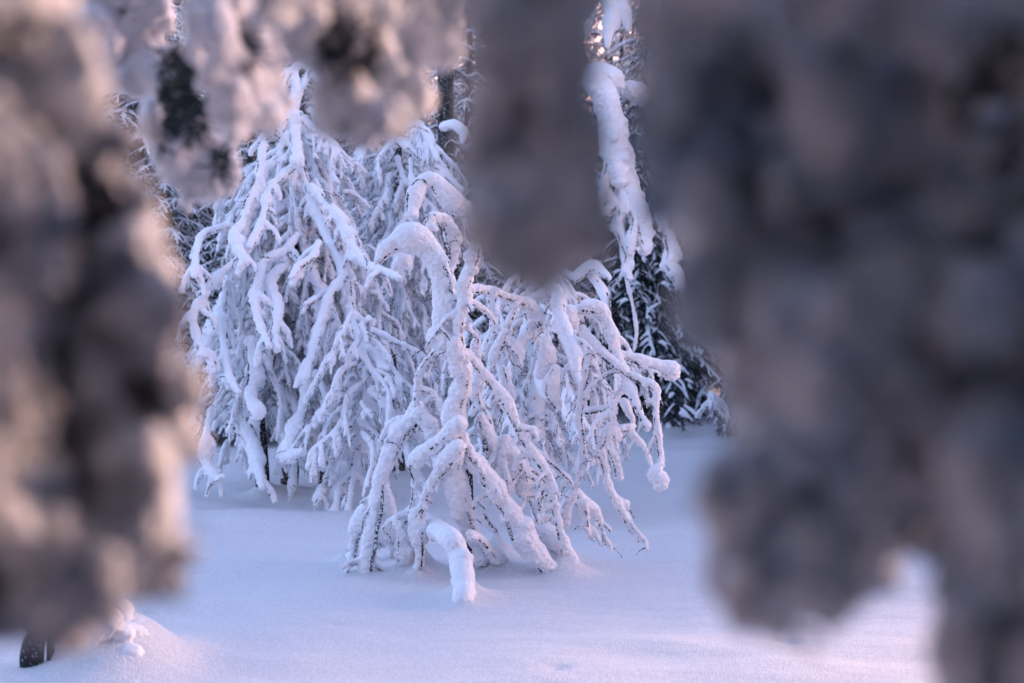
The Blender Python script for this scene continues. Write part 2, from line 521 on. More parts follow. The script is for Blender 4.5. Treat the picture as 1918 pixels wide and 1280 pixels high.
FRONT = [
 # Y0, Y1, twig share, [(px, py, radius px)]
 (8.5, 8.7, .18, [(705, 490, 9), (722, 468, 17), (752, 452, 23), (782, 452, 24), (806, 474, 25), (822, 505, 25), (830, 545, 25), (836, 590, 25), (836, 625, 27), (834, 650, 26)]),
 (8.6, 8.8, .0, [(838, 600, 24), (834, 634, 30), (838, 655, 22)]),
 (8.5, 8.6, .2, [(890, 462, 15), (886, 482, 18), (878, 508, 15), (868, 540, 14), (872, 560, 15), (862, 590, 15), (858, 625, 14), (864, 650, 11), (872, 680, 8)]),
 (8.6, 8.8, .15, [(850, 640, 16), (860, 680, 17), (868, 712, 20), (858, 745, 21), (850, 775, 22), (852, 800, 20)]),
 (8.9, 9.1, .2, [(772, 405, 13), (778, 370, 17), (792, 345, 17), (815, 345, 17), (836, 368, 18), (862, 392, 19), (900, 402, 16), (960, 425, 13)]),
 (8.7, 9.0, .25, [(800, 428, 10), (812, 410, 13), (832, 412, 14), (846, 440, 15), (850, 475, 13), (842, 512, 11), (838, 520, 8)]),
 (8.7, 9.3, .2, [(838, 545, 15), (880, 542, 12), (920, 546, 12), (958, 560, 12), (988, 572, 13), (1003, 592, 17), (1000, 612, 13)]),
 (9.1, 9.3, .3, [(918, 556, 6), (922, 590, 8), (922, 625, 8), (908, 655, 10), (892, 672, 11), (878, 690, 9)]),
 (9.1, 9.3, .25, [(968, 570, 6), (952, 605, 7), (940, 635, 9), (928, 662, 11), (918, 690, 9), (904, 720, 7)]),
 (9.2, 9.2, .2, [(938, 628, 7), (958, 645, 11), (970, 662, 12), (968, 676, 10)]),
 (9.3, 9.2, .2, [(990, 585, 12), (1002, 612, 15), (985, 630, 12), (975, 648, 8)]),
 (9.3, 8.9, .2, [(1000, 560, 10), (1040, 545, 11), (1048, 590, 14), (1060, 630, 16), (1074, 660, 14), (1078, 690, 8)]),
 (9.2, 9.2, .2, [(1046, 575, 9), (1070, 590, 16), (1098, 578, 18), (1126, 582, 13), (1138, 602, 9), (1146, 628, 14), (1150, 655, 10), (1166, 664, 10), (1200, 676, 11), (1238, 688, 11), (1260, 697, 17)]),
 (9.2, 9.0, .25, [(1150, 650, 10), (1166, 690, 10), (1180, 728, 11), (1186, 745, 9), (1200, 775, 8), (1213, 802, 9)]),
 (9.2, 9.0, .35, [(1090, 615, 8), (1112, 645, 10), (1140, 672, 11), (1170, 695, 11), (1205, 715, 11), (1228, 730, 9), (1228, 770, 6.5), (1232, 810, 7.5), (1237, 850, 7.5), (1236, 870, 7)]),
 (9.0, 9.0, .0, [(1236, 868, 7), (1225, 888, 15), (1238, 900, 17), (1232, 912, 13)]),
 (9.2, 9.3, .4, [(1106, 655, 8), (1098, 700, 8), (1088, 745, 9), (1084, 785, 9), (1090, 830, 6), (1086, 880, 5.5), (1078, 918, 5)]),
 (9.2, 9.2, .3, [(1098, 770, 12), (1120, 768, 8), (1145, 760, 8), (1160, 738, 8), (1176, 718, 8)]),
 (9.2, 9.3, .35, [(1104, 690, 7), (1112, 740, 7), (1118, 790, 9), (1124, 830, 11), (1132, 870, 9), (1142, 915, 7), (1158, 945, 9), (1172, 968, 8), (1183, 994, 7)]),
 (9.1, 9.2, .2, [(1150, 752, 8), (1142, 800, 9), (1138, 826, 10), (1152, 862, 8), (1158, 892, 9)]),
 (9.1, 9.1, .1, [(1130, 812, 9), (1152, 812, 12), (1158, 822, 8)]),
 (9.2, 9.4, .3, [(1150, 830, 4), (1186, 800, 6), (1176, 770, 7), (1168, 752, 7)]),
 (9.4, 9.7, .3, [(1078, 916, 6), (1094, 940, 11), (1112, 958, 10), (1124, 975, 7), (1131, 1000, 4), (1130, 1018, 4)]),
 (9.4, 9.7, .3, [(1092, 945, 10), (1098, 975, 7), (1102, 1000, 5), (1112, 1014, 3)]),
 (9.4, 9.5, .2, [(1074, 922, 9), (1062, 945, 13), (1058, 968, 11), (1060, 985, 7)]),
 # lower limbs that reach the snow
 (8.6, 9.3, .22, [(862, 790, 12), (842, 812, 14), (815, 835, 14), (790, 850, 14), (776, 872, 14), (780, 895, 8), (776, 930, 6), (768, 965, 8), (758, 1000, 15), (756, 1040, 18), (762, 1062, 14)]),
 (9.0, 9.7, .2, [(781, 760, 12), (770, 790, 20), (748, 812, 20), (733, 845, 19), (718, 880, 15), (710, 905, 15), (708, 935, 20), (702, 970, 23), (696, 1010, 22), (690, 1050, 20), (688, 1066, 22)]),
 (9.4, 9.9, .2, [(704, 920, 12), (690, 950, 17), (672, 985, 18), (664, 1015, 15), (660, 1040, 12), (648, 1050, 10)]),
 (9.0, 9.0, .2, [(782, 775, 15), (802, 795, 14), (815, 825, 12), (822, 850, 13), (818, 875, 9)]),
 (8.7, 9.0, .6, [(822, 652, 7), (800, 675, 7), (784, 705, 6), (782, 740, 7), (781, 765, 7)]),
 (8.5, 8.6, .2, [(858, 838, 16), (838, 862, 19), (818, 890, 13), (800, 920, 9), (790, 945, 9), (783, 975, 18), (785, 1005, 20), (788, 1035, 14), (786, 1066, 9)]),
 (8.5, 8.2, .1, [(770, 962, 17, 9.2), (788, 978, 21, 9.1), (812, 992, 21, 8.95), (842, 1012, 21), (858, 1040, 22), (866, 1075, 22), (870, 1105, 22), (868, 1122, 20)]),
 (8.6, 8.7, .15, [(852, 838, 20), (848, 880, 21), (858, 925, 21), (868, 965, 20), (882, 1005, 19), (905, 1040, 20), (930, 1062, 18)]),
 (8.7, 8.7, .15, [(858, 842, 15), (890, 868, 17), (920, 905, 18), (948, 945, 20), (968, 985, 24), (990, 1025, 25), (1020, 1060, 20), (1050, 1075, 12)]),
 (8.6, 8.8, .7, [(868, 815, 10), (884, 850, 9), (905, 885, 7), (925, 922, 7), (938, 948, 7)]),
 (8.7, 9.4, .45, [(874, 660, 8), (898, 690, 8), (925, 722, 11), (950, 755, 12), (968, 795, 9), (990, 835, 9), (1015, 870, 9), (1030, 900, 8), (1038, 945, 8), (1046, 980, 8), (1056, 1020, 11), (1064, 1050, 14)]),
 (9.2, 9.4, .45, [(978, 820, 5), (1010, 850, 6), (1040, 875, 6), (1065, 900, 7), (1078, 918, 6)]),
 (9.2, 9.5, .15, [(968, 985, 14), (1000, 992, 17), (1028, 1005, 17), (1052, 1028, 16), (1072, 1052, 13)]),
 (9.3, 9.4, .3, [(1038, 968, 6), (1015, 975, 9), (995, 985, 11), (985, 998, 9)]),
 (9.0, 9.1, .5, [(948, 820, 8), (938, 870, 9), (928, 910, 9), (922, 940, 7)]),
 (8.9, 9.1, .25, [(900, 780, 9), (912, 810, 16), (925, 840, 20), (915, 865, 18), (905, 880, 10)]),
 (9.0, 9.2, .3, [(955, 845, 12), (970, 870, 14), (955, 895, 12), (945, 930, 12), (952, 960, 8)]),
 (9.1, 9.2, .3, [(985, 870, 8), (982, 900, 16), (978, 925, 12), (1008, 930, 5), (1014, 955, 7)]),
 (9.0, 9.1, .2, [(892, 640, 9), (888, 670, 11), (900, 700, 10), (892, 735, 11), (900, 765, 8)]),
 (8.9, 8.9, .7, [(905, 965, 7), (914, 980, 7), (928, 995, 7)]),
 (8.7, 8.8, .3, [(880, 1000, 7), (900, 1010, 9), (922, 1035, 11), (940, 1055, 12)]),
 # pillows of snow caught in the forks
 (9.1, 9.05, .0, [(784, 935, 12), (783, 965, 19), (790, 990, 22), (788, 1012, 17)]),
 (9.0, 9.1, .0, [(766, 790, 15), (780, 786, 22), (792, 792, 14)]),
 (8.6, 8.6, .0, [(826, 630, 22), (836, 642, 27), (842, 655, 18)]),
 (9.2, 9.2, .0, [(1052, 580, 14), (1066, 592, 20), (1076, 606, 13)]),
 (9.2, 9.3, .0, [(1020, 640, 12), (1026, 670, 18), (1018, 700, 14)]),
 (9.5, 9.6, .0, [(716, 915, 14), (722, 960, 20), (716, 1010, 18)]),
 (9.6, 9.7, .0, [(738, 990, 8), (742, 1020, 14), (738, 1046, 14)]),
 (8.7, 8.7, .0, [(845, 832, 20), (858, 846, 26), (872, 868, 18)]),
 (9.1, 9.1, .2, [(905, 800, 10), (918, 835, 22), (914, 870, 16), (920, 905, 9)]),
 (9.3, 9.3, .2, [(972, 840, 8), (980, 880, 18), (986, 915, 14), (992, 935, 7)]),
 (9.3, 9.3, .2, [(940, 690, 9), (948, 725, 14), (955, 745, 9)]),
 (9.2, 9.3, .2, [(1040, 690, 10), (1032, 730, 16), (1044, 760, 11)]),
 (8.9, 8.9, .0, [(745, 470, 13), (758, 488, 18), (744, 500, 10)]),
 (9.5, 9.6, .2, [(1000, 960, 8), (1022, 985, 13), (1036, 1012, 15), (1046, 1040, 12)]),
]
for fx, fy, fh, fr in ((870, 1122, .08, .16), (788, 1066, .09, .12), (690, 1062, .06, .13), (657, 1048, .04, .12), (758, 1058, .03, .12), (1045, 1072, .09, .22), (930, 1060, .12, .2), (1066, 1052, .06, .14), (1130, 1018, .03, .1)):
    foot(fx, fy, fh, fr)

front = empty("birch_tree", (at(862, 900, 8.7)[0], 8.7, 0), 'arching snow-loaded birch in sharp focus with thick white legs reaching the snow', 'tree')
tk = Geo()
P, r = traced([(862, 700, 5), (864, 760, 6), (868, 820, 8), (878, 880, 7), (880, 960, 8), (882, 1060, 9)], 8.75, 8.85, step=.04)
tk.tube(P - np.array(front.location), r, 8)
link("trunk", tk.mesh("trunk", M_TRUNK), front)
for n_, (Y0, Y1, tw, pts) in enumerate(FRONT):
    sn, tg = Geo(), Geo()
    P, r = traced(pts, Y0, Y1, .95, step=.018)
    # a wandering depth so that no limb lies in one plane
    P[:, 1] += .10 * vnoise(P + n_ * 7.7, 1.6)
    coat(sn, tg if tw > 0 else None, P, r, n_ * 1.7, max(tw, .12) * (.55 if tw > .3 else .8), lumpy=.38 if tw > .12 else .14, up=.14, side=(rnd.choice((-.8, .8, .5)), -.75, -.5), twoff=.84 if tw < .3 else .82, sides=12)
    rn = random.Random(n_)
    for k in range(int(len(P) / 6)):            # side knobs and short frosted spurs
        i = rn.randrange(2, len(P) - 2)
        if rn.random() < .5:
            sn.blob(P[i] + np.array((rn.uniform(-.6, .6), rn.uniform(-.4, .4), rn.uniform(-.4, .5))) * r[i], r[i] * rn.uniform(.7, .95))
        elif len(P) > 20 and tw > .15:
            Q = droop(rn, rn.choice((.06, .1, .16, .28)) * rn.uniform(.8, 1.2), rn.uniform(-1.0, .3), -1.3, rn.choice((0, math.pi)) + rn.uniform(-.8, .8), .6, step=.012, start=P[i])
            coat(sn, tg, Q, np.linspace(rn.uniform(.018, .026), .012, len(Q)), k, .22, sides=8, lumpy=.5)
            if rn.random() < .5:
                Q2 = droop(rn, rn.uniform(.05, .12), rn.uniform(-.8, .5), -1.2, rn.uniform(0, 6.28), .5, step=.012, start=Q[len(Q) // 2])
                coat(sn, tg, Q2, np.linspace(.016, .011, len(Q2)), k + 3, .25, sides=8, lumpy=.5)
                B = droop(rn, rn.uniform(.06, .16), rn.uniform(-1.2, .6), -1.2, rn.uniform(0, 6.28), .5, step=.03, start=Q[-2])
                tg.tube(B, np.linspace(.005, .003, len(B)), 4)
    if pts[-1][1] > 1035:                       # snow has banked up round the leg
        FEET.append((P[-1][0], P[-1][1], .034 + .02 * rn.random(), .085))
    limb_from(front, sn, tg, .0075, frost=.0085, fscale=68, lump=.005, lscale=24, soft=1)

#======================================================== shared limb kits
def kit(seed, n, voxel, **kw):
    out = []
    rn = random.Random(seed)
    for k in range(n):
        a = dict(kw)
        L = rn.uniform(*a.pop("L")); el0 = rn.uniform(*a.pop("el0")); el1 = rn.uniform(*a.pop("el1"))
        sn, tg = limb_geo(rn, L, el0, el1, **a)
        out.append((tg.mesh("branch", M_BARK), snow_mesh(sn, "snow", M_SNOW, voxel, .009, 50, .006, 17, 1), L))
    return out

KIT_LONG = kit(11, 8, .013, L=(1.1, 1.5), el0=(-.8, -.35), el1=(-1.45, -1.05), r0=.046, r1=.023, twigs=12, sub=3, spread=(.4, 1.5), lumpy=.5)
KIT_MID = kit(12, 9, .012, L=(.7, 1.05), el0=(-.7, -.1), el1=(-1.4, -.95), r0=.040, r1=.021, twigs=10, sub=3, spread=(.4, 1.5), lumpy=.5)
KIT_FINE = kit(13, 9, .011, L=(.7, 1.1), el0=(-.5, .3), el1=(-1.45, -.95), r0=.028, r1=.015, twigs=11, sub=3, tw=.32, lumpy=.5, spread=(.4, 1.4))
KIT_SHORT = kit(14, 6, .011, L=(.35, .55), el0=(-.3, .3), el1=(-1.4, -1.0), r0=.035, r1=.024, twigs=4, sub=1)

def fill_tree(parent, axis, prof, n, kits, seed, zr, smin=.85, smax=1.15, az_bias=None, tilt=.0):
    """hang shared limbs round a stem: axis(z) gives the stem, prof(z) the reach"""
    rn = random.Random(seed)
    for k in range(n):
        t = (k + rn.random()) / n
        z = zr[0] + (zr[1] - zr[0]) * t
        pair = rn.choice(kits(z))
        az = k * 2.39996 + rn.uniform(-.4, .4)
        reach = prof(z)
        a = axis(z)
        r0 = reach * rn.uniform(0, .45)
        loc = (a[0] + math.cos(az) * r0, a[1] + math.sin(az) * r0, z)
        s = rn.uniform(smin, smax)
        # a limb must not dive through the ground
        s = min(s, max(.3, (z - .15) / (pair[2] * .88)))
        put_limb(parent, pair[:2], loc, az, s, rn.choice((1, -1)), tilt * rn.uniform(-1, 1))

#======================================================== left weeping tree
LT = empty("birch_tree", (at(538, 915, 14.3)[0], 14.1, 0), 'tall weeping birch left of centre cloaked in drooping white branches with dark stems below', 'tree')
def lt_axis(z):
    t = z / 4.3
    return (at(540 + 14 * t, 640, 14.0)[0], 14.25, z)
LEFT = [
 (13.9, 13.8, .1, [(556, 118, 6), (552, 140, 10), (556, 170, 11), (550, 205, 12), (552, 240, 13), (556, 275, 14), (558, 305, 14)]),
 (13.8, 13.9, .15, [(550, 118, 7), (568, 122, 8), (588, 138, 8), (600, 152, 6)]),
 (13.8, 13.9, .15, [(548, 108, 5), (534, 100, 6), (522, 90, 6)]),
 (13.8, 13.5, .3, [(556, 310, 11), (530, 332, 9), (506, 355, 10), (500, 385, 10), (492, 420, 11), (482, 440, 9), (470, 462, 9)]),
 (13.8, 13.3, .2, [(560, 310, 12), (574, 350, 13), (588, 390, 14), (604, 425, 13), (618, 455, 13), (636, 490, 13), (643, 518, 13), (622, 548, 10), (606, 592, 10), (592, 640, 12), (580, 680, 12), (572, 712, 12)]),
 (13.7, 13.2, .2, [(582, 350, 10), (606, 378, 13), (630, 402, 14), (650, 435, 16), (664, 470, 18), (690, 500, 14), (722, 510, 11), (748, 522, 8)]),
 (13.6, 13.3, .4, [(640, 520, 9), (620, 540, 8), (592, 558, 8), (572, 570, 7)]),
 (13.5, 13.2, .2, [(650, 530, 9), (655, 580, 9), (668, 620, 10), (690, 655, 11), (712, 678, 11), (728, 690, 8)]),
 (13.7, 13.3, .3, [(494, 270, 8), (488, 320, 8), (478, 350, 9), (462, 385, 11), (450, 420, 10), (436, 440, 14), (445, 470, 12), (462, 490, 9)]),
 (13.6, 13.1, .3, [(555, 440, 9), (530, 470, 9), (492, 492, 12), (484, 520, 13), (474, 560, 14), (482, 600, 13), (494, 630, 10), (505, 650, 9)]),
 (13.6, 13.1, .25, [(545, 492, 8), (522, 505, 11), (502, 530, 14), (512, 560, 16), (520, 580, 13), (516, 610, 9), (514, 640, 11), (518, 655, 9)]),
 (13.7, 13.2, .3, [(472, 462, 8), (440, 490, 10), (410, 520, 12), (390, 550, 13), (370, 575, 11), (362, 600, 10), (372, 640, 10), (382, 665, 9)]),
 (13.7, 13.1, .2, [(420, 545, 7), (412, 580, 12), (410, 605, 17), (416, 640, 10), (424, 680, 9), (432, 710, 10), (446, 735, 8)]),
 (13.8, 13.4, .2, [(436, 424, 9), (405, 430, 8), (380, 442, 8), (372, 470, 8), (368, 500, 8), (366, 518, 7)]),
 (13.5, 13.2, .3, [(598, 455, 8), (588, 480, 8), (560, 500, 8), (548, 520, 6)]),
 (13.6, 13.3, .3, [(700, 600, 6), (690, 650, 8), (688, 700, 8), (690, 760, 9), (700, 800, 8)]),
 (13.5, 13.2, .3, [(575, 715, 10), (572, 750, 12), (562, 790, 14), (548, 820, 17), (540, 855, 16), (566, 848, 10)]),
 (13.5, 13.2, .3, [(590, 700, 9), (606, 740, 9), (612, 780, 11), (604, 830, 10), (602, 880, 9)]),
 (13.6, 13.3, .25, [(470, 640, 13), (480, 700, 17), (470, 740, 14), (486, 775, 16)]),
 (13.7, 13.3, .2, [(450, 790, 20), (470, 830, 22), (482, 860, 16), (488, 890, 12), (490, 915, 8)]),
 (13.6, 13.2, .2, [(392, 770, 9), (384, 820, 11), (380, 855, 13), (390, 880, 13), (405, 900, 10), (415, 893, 7)]),
 (13.6, 13.3, .4, [(640, 800, 10), (630, 850, 10), (614, 890, 7), (602, 915, 4), (592, 945, 3)]),
 (13.4, 13.1, .5, [(668, 850, 8), (660, 900, 8), (652, 950, 8), (646, 985, 7)]),
 (13.4, 13.1, .3, [(640, 900, 8), (632, 940, 12), (628, 965, 12), (636, 985, 7)]),
]
trk = Geo()
for px0, w0, Yt, lean in ((540, 17, 14.3, 4), (488, 9, 14.0, -6), (502, 5, 14.1, -12), (604, 8, 14.2, 12)):
    P, r = resample([at(px0, 935, Yt), at(px0 + lean, 860, Yt), at(px0 + lean * 2, 740, Yt), at(552, 500, Yt - .1), at(553, 260, Yt - .2)] if px0 == 540 else
                    [at(px0, 940, Yt), at(px0 + lean * .3, 860, Yt), at(px0 + lean, 760, Yt)], [w0 / F * Yt * k for k in ((1.1, .95, .8, .5, .2) if px0 == 540 else (1, .9, .7))], .08)
    g = Geo(); g.tube(P - np.array(LT.location), r * (1 + .1 * vnoise(P, 9)), 12)
    link("trunk", g.mesh("trunk", M_TRUNK), LT)
    FEET.append((P[0][0], Yt, .05, .16))
for n_, (Y0, Y1, tw, pts) in enumerate(LEFT):
    sn, tg = Geo(), Geo()
    P, r = traced(pts, Y0 - .2, Y1 - .4, .82, step=.025)
    P[:, 1] += .12 * vnoise(P + n_ * 3.3, 1.3)
    coat(sn, tg, P, r, n_ * 2.1, tw * .7, lumpy=.36, up=.15, side=(rnd.choice((-.8, .8)), -.7, -.5), sides=10, twoff=.9)
    rn = random.Random(n_ + 90)
    for k in range(int(len(P) / 5)):
        i = rn.randrange(2, len(P) - 1)
        if rn.random() < .4:
            sn.blob(P[i] + np.array((rn.uniform(-.6, .6), 0, rn.uniform(-.4, .4))) * r[i], r[i] * rn.uniform(.8, 1.1))
        else:
            Q = droop(rn, rn.uniform(.12, .32), rn.uniform(-1.1, -.2), -1.4, rn.choice((0, math.pi)) + rn.uniform(-.7, .7), .5, step=.02, start=P[i])
            coat(sn, tg, Q, np.linspace(.036, .024, len(Q)), k, .22, sides=8, lumpy=.4)
    limb_from(LT, sn, tg, .0105, frost=.010, fscale=50, lump=.006, lscale=18, soft=1)
fill_tree(LT, lt_axis, lambda z: np.interp(z, [.6, 1.6, 2.6, 3.3, 4.2], [.95, 1.05, .7, .4, .08]), 150,
          lambda z: KIT_MID + KIT_LONG if z > 1.6 else KIT_MID + KIT_SHORT, 21, (.75, 3.75), .6, 1.1, tilt=.3)

fill_tree(LT, lt_axis, lambda z: 1.9 * np.interp(z, [.6, 1.6, 2.6, 3.3, 4.2], [.95, 1.05, .8, .5, .1]), 90, lambda z: KIT_SHORT, 23, (.8, 3.9), .6, 1.0)
fill_tree(LT, lambda z: (at(500, 640, 13.6)[0], 13.8, z), lambda z: np.interp(z, [.6, 1.4, 2.2], [.75, .7, .3]), 60, lambda z: KIT_MID + KIT_SHORT, 24, (.75, 2.3), .6, 1.0, tilt=.4)
fill_tree(LT, lambda z: (at(672, 640, 12.8)[0], 12.9, z), lambda z: .45, 34, lambda z: KIT_SHORT + KIT_MID, 22, (.6, 1.75), .6, .95)
#======================================================== fine-twigged tree behind it
MT = empty("birch_tree", (at(735, 900, 15.8)[0], 15.8, 0), 'dense white tree of thin frosted twigs behind the arching birch, dark gaps showing through', 'tree')
g = Geo(); P, r = resample([at(745, 905, 15.8), at(740, 640, 15.8), at(748, 240, 15.8)], [.09, .07, .03], .1)
g.tube(P - np.array(MT.location), r, 10); link("trunk", g.mesh("trunk", M_TRUNK), MT)
fill_tree(MT, lambda z: (at(745, 640, 15.8)[0], 15.8, z), lambda z: np.interp(z, [.4, 1.6, 2.8, 3.8], [.95, .9, .65, .3]), 120,
          lambda z: KIT_FINE, 31, (.75, 3.95), .85, 1.2)
for pts in ([(755, 245, 6), (775, 232, 10), (800, 250, 10), (812, 280, 8), (820, 300, 6)],
            [(748, 262, 8), (780, 290, 11), (815, 312, 11), (838, 335, 12), (862, 358, 9)],
            [(850, 340, 6), (858, 362, 6), (866, 386, 6)],
            [(830, 240, 8), (850, 236, 11), (868, 250, 10), (866, 268, 6)],
            [(770, 300, 6), (772, 340, 7), (790, 372, 7)],
            [(760, 400, 8), (748, 440, 10), (760, 470, 12)]):
    sn, tg = Geo(), Geo(); P, r = traced(pts, 15.3, 15.0, .95, .025)
    coat(sn, tg, P, r, pts[0][0], .2, up=.2, side=(.5, -.7, -.6)); limb_from(MT, sn, tg, .011)

#======================================================== low tree behind the front one, right
BT = empty("birch_tree", (at(1010, 860, 12.2)[0], 12.2, 0), 'low snow-smothered birch crowded behind the right side of the arching birch', 'tree')
g = Geo(); P, r = resample([at(1010, 900, 12.3), at(1005, 700, 12.3), at(1000, 480, 12.2)], [.05, .04, .02], .05)
sn, tg = Geo(), Geo(); coat(sn, None, P + np.array((0, -.02, 0)), r * 1.5, 3, lumpy=.4, gaps=.25); tg.tube(P[::6], r[::6] * .3, 5); limb_from(BT, sn, tg, .011)
g.tube(P - np.array(BT.location), r, 10); link("trunk", g.mesh("trunk", M_TRUNK), BT)
fill_tree(BT, lambda z: (at(1005, 640, 12.2)[0], 12.2, z), lambda z: np.interp(z, [.3, 1.2, 2.4], [.5, .5, .2]), 56,
          lambda z: KIT_FINE + KIT_SHORT, 41, (.6, 2.15), .6, .95)
fill_tree(BT, lambda z: (at(1085, 640, 12.6)[0], 12.6, z), lambda z: .35, 26, lambda z: KIT_FINE + KIT_SHORT, 42, (.55, 1.6), .55, .8)
fill_tree(BT, lambda z: (at(930, 640, 12.4)[0], 12.4, z), lambda z: .35, 26, lambda z: KIT_MID + KIT_SHORT, 43, (.55, 1.9), .55, .8)
for pts in ([(1040, 500, 8), (1075, 520, 12), (1105, 500, 12), (1130, 512, 11), (1142, 522, 8)],
            [(1100, 505, 8), (1122, 535, 10), (1134, 560, 12), (1140, 590, 7), (1146, 615, 4)],
            [(1040, 540, 9), (1036, 600, 8), (1020, 650, 10), (1012, 700, 14), (1024, 740, 14)],
            [(1070, 660, 12), (1080, 700, 8), (1096, 740, 7)]):
    sn, tg = Geo(), Geo(); P, r = traced(pts, 11.9, 11.7, .95, .02)
    coat(sn, tg, P, r, pts[0][0], .2, up=.2, side=(.5, -.7, -.6)); limb_from(BT, sn, tg, .009)

#======================================================== bent column of snow on the right
CT = empty("birch_tree", (at(1150, 850, 13.2)[0], 13.2, 0), 'slender bowed tree right of centre carrying a thick smooth column of snow', 'tree')
COL = [
 (13.2, 13.2, [(1092, 148, 20), (1118, 138, 22), (1145, 148, 22), (1160, 162, 15)], .0),
 (13.3, 13.3, [(1178, 170, 20), (1196, 175, 20), (1215, 185, 16)], .0),
 (13.1, 13.0, [(1112, 150, 22), (1132, 180, 26), (1142, 215, 26), (1148, 255, 30), (1154, 300, 29), (1160, 335, 22)], .0),
 (13.1, 13.0, [(1148, 250, 22), (1168, 290, 22), (1175, 330, 18), (1186, 370, 20), (1200, 410, 22), (1208, 450, 16), (1206, 468, 10)], .1),
 (13.1, 13.0, [(1158, 325, 18), (1166, 350, 14), (1168, 378, 12), (1166, 392, 9)], .2),
 (13.1, 12.9, [(1128, 330, 12), (1138, 365, 13), (1150, 385, 12), (1132, 398, 13), (1122, 400, 9)], .2),
 (13.0, 12.9, [(1165, 390, 10), (1158, 420, 9), (1168, 455, 11), (1176, 475, 14), (1172, 495, 9), (1178, 522, 9)], .2),
 (13.0, 12.9, [(1170, 388, 8), (1188, 405, 8), (1186, 430, 9), (1180, 455, 12), (1178, 478, 10)], .2),
 (13.0, 12.9, [(1140, 302, 10), (1130, 350, 8), (1124, 390, 6)], .4),
 (13.0, 12.9, [(1252, 440, 12), (1258, 470, 17), (1256, 495, 14), (1268, 520, 15), (1274, 535, 12)], .1),
 (13.0, 13.0, [(1238, 400, 14), (1254, 430, 12), (1262, 455, 10)], .2),
]
g = Geo(); P, r = resample([at(1150, 880, 13.3), at(1200, 790, 13.3), at(1178, 700, 13.3), at(1192, 620, 13.3), at(1170, 500, 13.2), at(1160, 380, 13.2), at(1150, 230, 13.2), at(1100, 140, 13.2)], [.016, .016, .014, .014, .018, .03, .03, .02], .05)
sn, tg = Geo(), Geo(); coat(sn, None, P[:60] + np.array((0, -.012, 0)), r[:60] * 1.5, 5, lumpy=.45, gaps=.2); tg.tube(P[:60:6], r[:60:6] * .3, 5); limb_from(CT, sn, tg, .011)
g.tube(P - np.array(CT.location), r, 8); link("trunk", g.mesh("trunk", M_TRUNK), CT)
for n_, (Y0, Y1, pts, tw) in enumerate(COL):
    sn, tg = Geo(), Geo(); P, r = traced(pts, Y0, Y1, .97, .03)
    coat(sn, tg if tw else None, P, r, n_ * 4.1, .18, up=.1, lumpy=.14, side=(-.4, -.7, -.6), sides=12)
    if not tw:
        tg.tube(P, r * .2, 6)
    for k in range(int(len(P) / 3)):
        i = rnd.randrange(1, len(P) - 1); a_ = rnd.uniform(0, 6.28)
        sn.blob(P[i] + np.array((math.cos(a_), math.sin(a_), rnd.uniform(-.3, .3))) * r[i] * .75, r[i] * rnd.uniform(.3, .6))
        if k % 3 == 0:
            Q = droop(rnd, rnd.uniform(.08, .2), -.6, -1.4, a_, .4, step=.02, start=P[i]); coat(sn, tg, Q, np.linspace(.028, .016, len(Q)), k, .25, sides=8, lumpy=.5)
    limb_from(CT, sn, tg, .012, frost=.011, fscale=45, lump=.018, lscale=11, soft=1)
# what hangs at the very top of the slit
for pts in ([(1128, -60, 16), (1140, 0, 18), (1148, 25, 17), (1140, 60, 11), (1138, 88, 7)], [(1160, -50, 16), (1164, 10, 14), (1174, 40, 10), (1178, 56, 5)], [(1112, -60, 10), (1108, 30, 6), (1100, 50, 7), (1098, 70, 4)]):
    sn, tg = Geo(), Geo(); P, r = traced(pts, 13.4, 13.3, 1, .03)
    coat(sn, tg, P, r, pts[0][0], .2, up=.1); limb_from(CT, sn, tg, .012)

